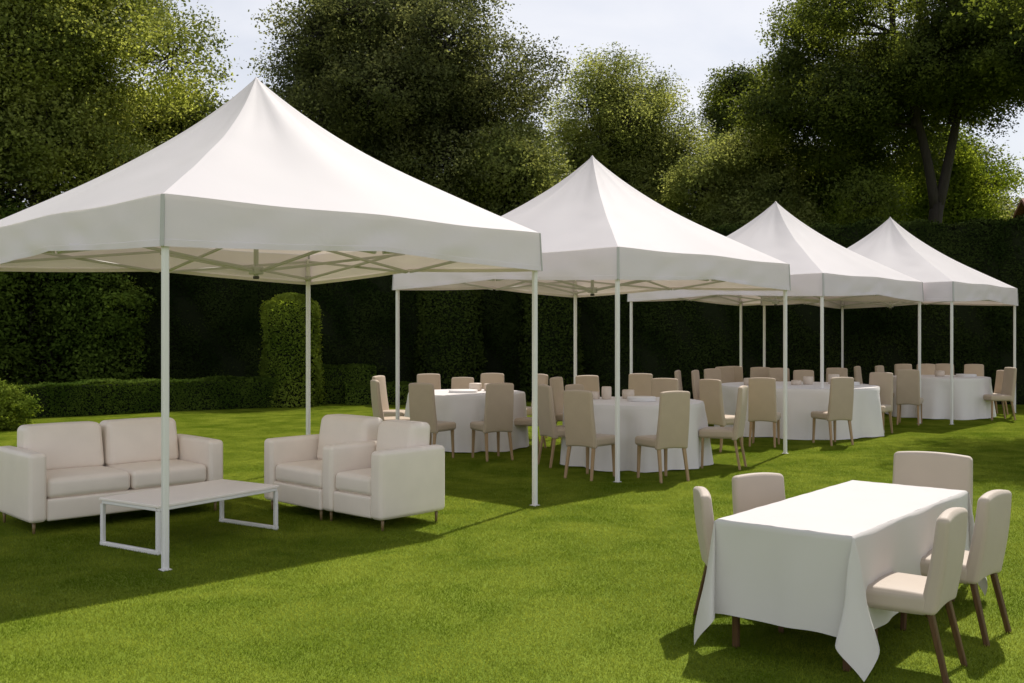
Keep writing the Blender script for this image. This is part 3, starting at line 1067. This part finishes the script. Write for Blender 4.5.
def crown_lobes(center, radii, n, rng, lobe=.36, flat=.8, lowcut=-1.0):
    out = []
    while len(out) < n:
        d = rng.normal(size=3); d /= np.linalg.norm(d)
        if d[2] < lowcut: continue
        rr = rng.uniform(.25, .78)
        c = np.array(center) + d*np.array(radii)*rr
        s = rng.uniform(.7, 1.25)*lobe*(1.15-.35*rr)
        m = (radii[0]+radii[1]+radii[2])/3
        out.append((c, (m*s, m*s, m*s*flat)))
    return out


def limb(m, a, b, r0, r1, rng, bend=.12, n=8):
    a, b = np.array(a, float), np.array(b, float)
    L_ = np.linalg.norm(b-a)
    off = rng.normal(size=3)*L_*bend; off[2] = abs(off[2])*.6
    mid = (a+b)/2 + off
    pts = [(1-t)**2*a + 2*t*(1-t)*mid + t*t*b for t in np.linspace(0, 1, n)]
    m.tube([Vector(p) for p in pts], list(np.linspace(r0, r1, n)), 8)


def tree(label, X, Y, height, radii, cz, n_lobes, n_clump, leaves, sig, size, mat, seed, trunk_r=.25, group='trees behind the tall hedge',
         lobes=None, stems=None, aspect=.5, droop=0.0, lobe=.36, shell=.5, name='tree', flat=.8, off=(0, 0)):
    rng = np.random.default_rng(seed)
    t = empty(name, (X, Y, 0))
    tag(t, label, 'tree', group)
    if lobes is None:
        lobes = crown_lobes((off[0], off[1], cz), radii, n_lobes, rng, lobe, flat)
    m = MB()
    fork = max(1.5, cz - radii[2]*.75)
    if stems is None:
        limb(m, (0, 0, -.1), (rng.normal()*.15, rng.normal()*.15, fork), trunk_r*1.25, trunk_r*.8, rng, .03)
        limb(m, (0, 0, fork-.1), (off[0]*.6, off[1]*.6, cz+radii[2]*.4), trunk_r*.75, trunk_r*.15, rng, .08)
    else:
        for (a, b, r0, r1) in stems: limb(m, a, b, r0, r1, rng, .05, 10)
    for i, l in enumerate(lobes):
        if stems is not None:
            if i % 2 or l[0][2] < 8.6: continue
            sp = np.array([np.array(a)+(np.array(b)-np.array(a))*q for (a, b, _, _) in stems[1:] for q in np.linspace(.3, .95, 8)])
            dd = np.linalg.norm(sp-l[0], axis=1) + np.where(sp[:, 2] > l[0][2]-.4, 50, 0)
            limb(m, sp[np.argmin(dd)], l[0], .075, .015, rng, .08)
        elif i % 2 == 0 or len(lobes) < 30:
            z0 = min(l[0][2]-.3, fork + (cz-fork)*rng.uniform(0, .9))
            k_ = min(1, max(0, (z0-fork)/(cz+radii[2]*.4-fork)))
            limb(m, (off[0]*.6*k_, off[1]*.6*k_, max(z0, fork*.8)), l[0], trunk_r*.32, .02, rng, .1)
    n_clump = int(n_clump*.72); leaves = int(leaves*2.1); sig *= 1.22
    c = lobe_clumps(lobes, n_clump, leaves, sig, rng, shell, droop)
    a_, b_ = TWIG[-1]
    for q in rng.choice(len(a_), min(1400, len(a_)), replace=False):
        mid = (a_[q]+b_[q])/2 + rng.normal(size=3)*.12
        m.tube([Vector(a_[q]), Vector(mid), Vector(b_[q])], [.022, .014, .005], 3)
    m.build('trunk', M['bark'], t)
    sf = SOFT[-1][c[:, 2] > .15]; c = c[c[:, 2] > .15]
    sz = size*.80*rng.uniform(.6, 1.3, len(c))
    link_mesh('crown', quads_mesh(leaf_quads(c, sz, rng, aspect), sf), mat, t, smooth=False)
    return t


LM = {
    'bright': leaf_mat('leaf_bright', (.130, .172, .032), (.400, .445, .115), .60, tgain=2.1, spec=.12),
    'dark': leaf_mat('leaf_dark', (.058, .076, .026), (.235, .255, .090), .54, tgain=2.1, spec=.12),
    'mid': leaf_mat('leaf_mid', (.125, .162, .042), (.360, .395, .120), .60, tgain=2.1, spec=.12),
    'shade': leaf_mat('leaf_shade', (.044, .068, .013), (.175, .215, .042), .58, tgain=2.1, spec=.12),
    'hedge': leaf_mat('leaf_hedge', (.016, .028, .007), (.045, .063, .017), .24, tgain=1.4, spec=.04),
    'box': leaf_mat('leaf_box_hedge', (.048, .086, .013), (.135, .192, .032), .40, tgain=1.8, spec=.04),
    'column': leaf_mat('leaf_dark_column', (.026, .042, .010), (.070, .094, .020), .28, spec=.05),
    'lime': leaf_mat('leaf_lime', (.110, .170, .022), (.300, .370, .060), .55, tgain=2.0, spec=.05),
}

tree('tall bright leafed tree at the left edge with a ragged sunlit crown', -12.1, 26.0, 13, (5.4, 4.2, 5.6), 8.6, 46, 5200, 40, .24, .115, LM['bright'], 21, .28, lobe=.27, shell=.35, aspect=.6)
tree('smaller bright round tree between the left edge tree and the big dark tree', -10.4, 30.0, 9.6, (2.7, 2.4, 3.9), 6.4, 24, 2600, 38, .22, .115, LM['bright'], 22, .18, lobe=.33, aspect=.6)
tree('leafy tree at the far left edge, lower and darker than its neighbour', -14.7, 24.5, 9, (3.4, 3.0, 3.4), 6.4, 24, 2600, 36, .24, .12, LM['mid'], 23, .2, aspect=.6)
tree('big dark broad tree in the middle filling the sky above the nearest tent', -3.7, 34.0, 15, (5.6, 4.6, 6.6), 9.4, 64, 7000, 40, .25, .125, LM['dark'], 31, .36, lobe=.25, shell=.35, aspect=.6)
tree('leafy lighter tree pressed against the right flank of the big dark tree', 0.0, 33.0, 10.6, (2.1, 1.9, 4.0), 6.6, 22, 2200, 34, .24, .13, LM['mid'], 37, .18, lobe=.32, aspect=.6)
tree('light green rounded tree with drooping twigs above the second tent', 4.7, 42.0, 14.4, (3.7, 3.2, 6.2), 8.6, 48, 4200, 40, .27, .135, LM['mid'], 32, .26, droop=.28, lobe=.26, shell=.35)
tree('dark round headed tree far off, above the third tent', 11.6, 50.0, 15, (2.6, 2.4, 3.9), 11.4, 26, 2400, 34, .25, .15, LM['shade'], 33, .26, lobe=.30, aspect=.6)
tree('bushy low tree filling the gap between the second and third tent peaks', 8.8, 38.5, 10.2, (2.8, 2.4, 4.2), 6.2, 32, 3400, 36, .24, .13, LM['mid'], 34, .2, lobe=.29, aspect=.6)
tree('yellow green tree behind the third tent, beside the dark forked tree', 12.7, 40.0, 10.6, (2.8, 2.4, 4.4), 6.0, 30, 3000, 36, .25, .135, LM['lime'], 35, .2, lobe=.30, aspect=.6)
tree('yellow green tree at right edge behind the forked trunk', 17.1, 41.5, 11.5, (3.2, 2.6, 5.0), 6.4, 30, 3000, 34, .25, .135, LM['lime'], 36, .2, lobe=.29, shell=.4, aspect=.6)

tree('tall leafy tree far behind the house at the right edge', 22.5, 56.0, 14.5, (5.2, 3.6, 5.6), 8.6, 40, 3000, 34, .34, .19, LM['shade'], 38, .3, lobe=.28, aspect=.6)
# the dark forked tree at the right
rngr = np.random.default_rng(77)
lob = []
for i in range(72):
    a = rngr.uniform(0, 2*math.pi); rr = rngr.uniform(.1, 1)**.6
    x = .5 + 6.3*rr*math.cos(a); y = .4 + 4.2*rr*math.sin(a)
    z = rngr.uniform(8.0, 14.0) if rr < .62 else rngr.uniform(5.6, 13.4)
    s = rngr.uniform(.9, 1.6)
    if (y < .8 and -2.4 < x < 1.8 and z < 9.9) or (x > 1.6 and z < 9.4): continue          # open round the forked stems
    lob.append((np.array([x, y, z]), (s, s, s*.7)))
stems = [((0, 0, -.1), (0.02, .0, 6.2), .33, .24), ((-.05, 0, 6.0), (-1.0, .1, 10.2), .19, .12), ((.05, 0, 6.0), (1.0, -.1, 11.2), .20, .10),
         ((-1.15, .1, 10.1), (-1.5, .2, 14), .17, .06), ((-.75, .0, 8.8), (-.45, .3, 13.8), .15, .05), ((.75, 0, 10.1), (2.1, .2, 13.9), .16, .05), ((.5, 0, 8.9), (1.2, -.4, 13.8), .13, .05)]
tree('big dark tree at right with a forked trunk rising behind the hedge', 14.5, 35.0, 15.0, (6, 4, 4), 10.6, 0, 7200, 40, .26, .13, LM['shade'], 41, .34, lobes=lob, stems=stems, shell=.3, aspect=.6)
lob = [(np.array(c_), (r_, r_, r_*.7)) for c_, r_ in (((-3.6, -.6, 9.6), 1.35), ((-4.3, -2.3, 9.9), 1.3), ((-2.2, -.4, 10.6), 1.5), ((-2.5, -.9, 9.4), 1.2), ((-.6, 0, 11.2), 1.9), ((.8, .8, 9.6), 2.0), ((1.2, -.8, 8.6), 1.8), ((1.4, .2, 9.4), 1.6), ((2.4, 0, 10.4), 1.7))]
tree('tree just outside the right edge whose shade falls on the lawn', 14.6, 21.9, 12, (3, 3, 3), 9.6, 0, 2600, 34, .28, .14, LM['shade'], 42, .26, lobes=lob)

# far woodland row: separate trees sharing two crowns
far_a = tree('tree in the far row glimpsed between the nearer crowns', -20, 52, 9.5, (3.6, 3.2, 4.4), 5.2, 26, 2000, 34, .30, .20, LM['mid'], 51, .25, aspect=.6, group='far row of trees behind the garden')
for i, (x, y, s) in enumerate(((-13.5, 50, 1.05), (-7.5, 53, .95), (-1.5, 51, 1.0), (2.0, 54, 1.1), (8.5, 56, .95), (16, 53, 1.0), (22.5, 51, 1.1), (28, 55, 1.0), (-26, 50, 1.1))):
    c = copy_tree(far_a)
    c.location = (x, y, 0); c.rotation_euler = (0, 0, i*1.3+.4); c.scale = (s, s, s*random.uniform(.9, 1.1))


def hedge(name, label, cat, pts, width, height, mat, seed, dens=900, size=.055, group=None, rough=.05, top_round=.06, core=None):
    """clipped hedge following a line: dense twiggy core plus leaves all over its faces"""
    rng = np.random.default_rng(seed)
    base = Vector((pts[0][0], pts[0][1], 0))
    t = empty(name, base); tag(t, label, cat, group)
    P_ = [np.array((p[0]-base.x, p[1]-base.y)) for p in pts]
    hts = height if hasattr(height, '__len__') else [height]*len(pts)
    allc, alln = [], []
    core_m = MB()
    for i in range(len(P_)-1):
        a, b = P_[i], P_[i+1]
        L_ = np.linalg.norm(b-a); d = (b-a)/L_; nr = np.array((d[1], -d[0]))
        h0, h1 = hts[i], hts[i+1]
        def sample(n, kind):
            s = rng.uniform(-.02, 1.02, n); hh = h0+(h1-h0)*s
            if kind == 'top':
                q = rng.uniform(-.5, .5, n)*width; z = hh + 0*q; nv = np.tile((0, 0, 1.), (n, 1))
            elif kind in ('front', 'rear'):
                sg = 1 if kind == 'front' else -1
                q = np.full(n, sg*width/2); z = hh*rng.uniform(0, 1, n)**.9; nv = np.tile((sg*nr[0], sg*nr[1], .1), (n, 1))
            else:
                s = np.full(n, 0.0 if kind == 'end0' else 1.0); hh = h0+(h1-h0)*s
                q = rng.uniform(-.5, .5, n)*width; z = hh*rng.uniform(0, 1, n)
                sg = -1 if kind == 'end0' else 1
                nv = np.tile((sg*d[0], sg*d[1], .1), (n, 1))
            # uneven clipping
            u = s*L_
            bulge = rough*(np.sin(u*1.9+seed)*np.cos(z*2.3+seed)+.6*np.sin(u*5.1+z*3.7)) + rng.normal(size=n)*rough*.45
            p = np.stack([a[0]+d[0]*u+nr[0]*q, a[1]+d[1]*u+nr[1]*q, z], 1) + nv*bulge[:, None]
            allc.append(p); alln.append(nv)
        area = L_*(h0+h1)/2
        sample(int(area*dens), 'front'); sample(int(area*dens*.35), 'rear'); sample(int(L_*width*dens), 'top')
        if i == 0: sample(int(width*h0*dens), 'end0')
        if i == len(P_)-2: sample(int(width*h1*dens), 'end1')
        w_ = width/2-.05
        q0, q1 = a - d*.0, b + d*.0
        vs_ = []
        for (q, hh) in ((q0, h0), (q1, h1)):
            for sg in (-1, 1):
                for z in (0, hh-.06):
                    vs_.append((q[0]+nr[0]*sg*w_, q[1]+nr[1]*sg*w_, z))
        core_m.add(vs_, [(0, 1, 3, 2), (4, 6, 7, 5), (0, 4, 5, 1), (2, 3, 7, 6), (1, 5, 7, 3)])
    core_m.build('twig_core', core or CORE, t, smooth=False)
    c = np.concatenate(allc); nv = np.concatenate(alln)
    link_mesh('foliage', quads_mesh(leaf_quads(c, size*rng.uniform(.6, 1.4, len(c)), rng, .6, nrm=nv), nv/np.linalg.norm(nv, axis=1, keepdims=True)), mat, t, smooth=False)
    return t


CORE = surface_mat('hedge_twigs', (.014, .018, .008), .95, .3, 30, .5, 40, .05)

hedge('tall_hedge', 'tall dark clipped hedge closing the garden behind the tents', 'hedge',
      [(-22, 27.2), (-14, 27.8), (-7, 28.2), (0, 28.0), (6, 27.0), (12, 25.6), (20, 24.2)], 1.4, [4.3, 4.4, 4.4, 4.4, 4.45, 4.45, 4.5], LM['hedge'], 61, dens=2000, size=.06, rough=.10)
hedge('low_hedge', 'low clipped box hedge running behind the sofa', 'hedge', [(-12.5, 19.6), (-9.67, 21.3), (-7.6, 23.1), (-5.7, 24.2)], .8, [.66, .68, .68, .68], LM['box'], 62, dens=2600, size=.045, rough=.035)
hedge('low_hedge', 'short knee high hedge block right of the round topped shrub', 'hedge', [(-4.75, 25.5), (-3.45, 25.7)], .9, [.95, .93], LM['box'], 63, dens=2200, size=.05, rough=.05)
hedge('low_hedge', 'lowest strip of hedge behind the table at the back', 'hedge', [(-4.0, 25.0), (-1.9, 25.2)], .6, [.50, .48], LM['box'], 64, dens=2200, size=.05, rough=.04)


def shrub(name, label, X, Y, lobes, n_clump, leaves, sig, size, mat, seed, group=None, shell=.8):
    rng = np.random.default_rng(seed)
    t = empty(name, (X, Y, 0)); tag(t, label, 'shrub', group)
    m = MB()
    for l in lobes:
        limb(m, (rng.normal()*.06, rng.normal()*.06, 0), (l[0][0]*.9, l[0][1]*.9, l[0][2]), .035, .01, rng, .08, 6)
    m.build('stem', M['bark'], t)
    c = lobe_clumps([(np.array(l[0]), l[1]) for l in lobes], n_clump, leaves, sig, rng, shell)
    sf = SOFT[-1][c[:, 2] > .02]; c = c[c[:, 2] > .02]
    link_mesh('foliage', quads_mesh(leaf_quads(c, size*rng.uniform(.6, 1.35, len(c)), rng, .55), sf), mat, t, smooth=False)
    return t


def column(label, X, Y, w_, h, mat, seed, dens=1500, size=.05):
    """clipped column with a domed top"""
    rng = np.random.default_rng(seed)
    t = empty('column_shrub', (X, Y, 0)); tag(t, label, 'shrub', 'clipped column shrubs')
    m = MB(); m.tube([(0, 0, 0), (0, 0, h*.5), (0, 0, h*.8), (0, 0, h*.93)], [w_*.40, w_*.43, w_*.40, w_*.2], 14); m.build('twig_core', CORE, t)
    n = int(math.pi*w_*h*dens)
    s = rng.uniform(0, 1, n)**.9; a = rng.uniform(0, 2*math.pi, n)
    z = s*h; dome = np.sqrt(np.clip(1-np.clip((s-.80)/.20, 0, 1)**2.2, 0, 1))
    r = w_/2*dome*(.94+.06*np.sin(s*7+a*2)) + rng.normal(size=n)*.045 + .03*np.sin(a*5+s*11)
    r = np.where(s > .93, r*np.sqrt(rng.uniform(.1, 1, n)), r)
    c = np.stack([r*np.cos(a), r*np.sin(a), z], 1)
    nv = np.stack([np.cos(a)*dome, np.sin(a)*dome, 1-dome+.15], 1)
    link_mesh('foliage', quads_mesh(leaf_quads(c, size*rng.uniform(.6, 1.4, n), rng, .6, nrm=nv), nv/np.linalg.norm(nv, axis=1, keepdims=True)), mat, t, smooth=False)


column('clipped column shrub with a bright round top, left of the armchairs', -5.25, 24.4, 1.35, 2.7, LM['lime'], 71, 1900, .055)
column('dark clipped column shrub before the tall hedge, above the table behind the armchairs', -1.6, 26.4, 1.7, 3.3, LM['column'], 72, 1000, .07)
column('dark clipped column shrub before the tall hedge, left of the second tent', 1.0, 26.3, 1.5, 3.4, LM['column'], 73, 1000, .07)
shrub('round_shrub', 'small bright rounded shrub at the left edge beside the sofa', -9.3, 18.3, [((-.15, 0, .38), (.62, .5, .40)), ((.22, .1, .33), (.42, .4, .36))], 520, 26, .07, .055, LM['lime'], 81)
shrub('tall_shrub', 'bulky shrub with sunlit right side before the tall hedge', -10.15, 24.6,
      [((-.3, 0, 1.2), (1.1, .9, 1.3)), ((.25, -.1, 2.2), (.95, .9, 1.0)), ((-.5, .1, 3.0), (1.0, .9, .9)), ((.35, 0, 1.1), (.75, .8, .8)), ((0, .2, 3.7), (.7, .7, .5))], 1500, 28, .16, .09, LM['box'], 82, shell=.7)
shrub('tall_shrub', 'bulky green shrub at the left edge below the bright tree', -12.2, 23.4,
      [((0, 0, 1.2), (1.0, .9, 1.3)), ((-.3, 0, 2.6), (1.2, 1.0, 1.2)), ((.2, 0, 3.8), (.9, .9, .9)), ((-.9, 0, 4.5), (.9, .8, .7))], 1500, 28, .17, .09, LM['box'], 83, shell=.7)


# house beyond the garden at the right edge
def house():
    m, nt, out = new_mat('clay_roof_tiles')
    L = nt.links.new
    tc = N(nt, 'ShaderNodeTexCoord')
    br = N(nt, 'ShaderNodeTexBrick'); br.inputs['Scale'].default_value = 3.5
    br.inputs['Color1'].default_value = (.30, .13, .08, 1); br.inputs['Color2'].default_value = (.22, .10, .065, 1); br.inputs['Mortar'].default_value = (.10, .05, .035, 1)
    L(tc.outputs['Object'], br.inputs['Vector'])
    b = N(nt, 'ShaderNodeBsdfPrincipled'); b.inputs['Roughness'].default_value = .8
    L(br.outputs['Color'], b.inputs['Base Color']); L(b.outputs['BSDF'], out.inputs['Surface'])
    t = empty('house', (27.95, 47, 0), R(-8)); tag(t, 'house with a red brown tiled roof showing over the hedge at the right edge', 'house')
    wall = surface_mat('house_render', (.55, .47, .38), .8, .08, 3, .2, 60)
    mm = MB(); w_, d_, h_ = 8.0, 7.0, 5.6
    mm.add([(-w_/2, -d_/2, 0), (w_/2, -d_/2, 0), (w_/2, d_/2, 0), (-w_/2, d_/2, 0), (-w_/2, -d_/2, h_), (w_/2, -d_/2, h_), (w_/2, d_/2, h_), (-w_/2, d_/2, h_), (-w_/2, 0, 7.75), (w_/2, 0, 7.75)],
           [(0, 1, 5, 4), (1, 2, 6, 9, 5), (2, 3, 7, 6), (3, 0, 4, 8, 7)])
    mm.build('wall', wall, t, smooth=False)
    ro = MB()
    for sg in (-1, 1):
        y0, z0 = sg*(d_/2+.45), 5.6-.31
        a = [(-w_/2-.35, y0, z0), (w_/2+.35, y0, z0), (w_/2+.35, 0, 7.9), (-w_/2-.35, 0, 7.9)]
        ro.add(a + [(x, y, z+.16) for x, y, z in a], [(0, 1, 2, 3), (7, 6, 5, 4), (0, 4, 5, 1), (1, 5, 6, 2), (3, 7, 4, 0)])
    ro = ro.build('roof', m, t, smooth=False)
    ch = MB(); ch.rbox((1.5, .3, 8.2), (.8, .6, 1.8), .03, n=3); ch.build('chimney', m, ro)
    glass = surface_mat('window_glass', (.03, .035, .04), .08, .1, 2, 0)
    for x in (-2.2, 1.8):
        for z in (1.6, 4.2):
            fr = MB(); fr.rbox((x, -d_/2-.02, z), (1.3, .1, 1.3), .02, n=3); fo = fr.build('window', M['white_metal'], t)
            pn = MB(); pn.rbox((x, -d_/2-.06, z), (1.1, .04, 1.1), .01, n=3); pn.build('pane', glass, fo)


house()
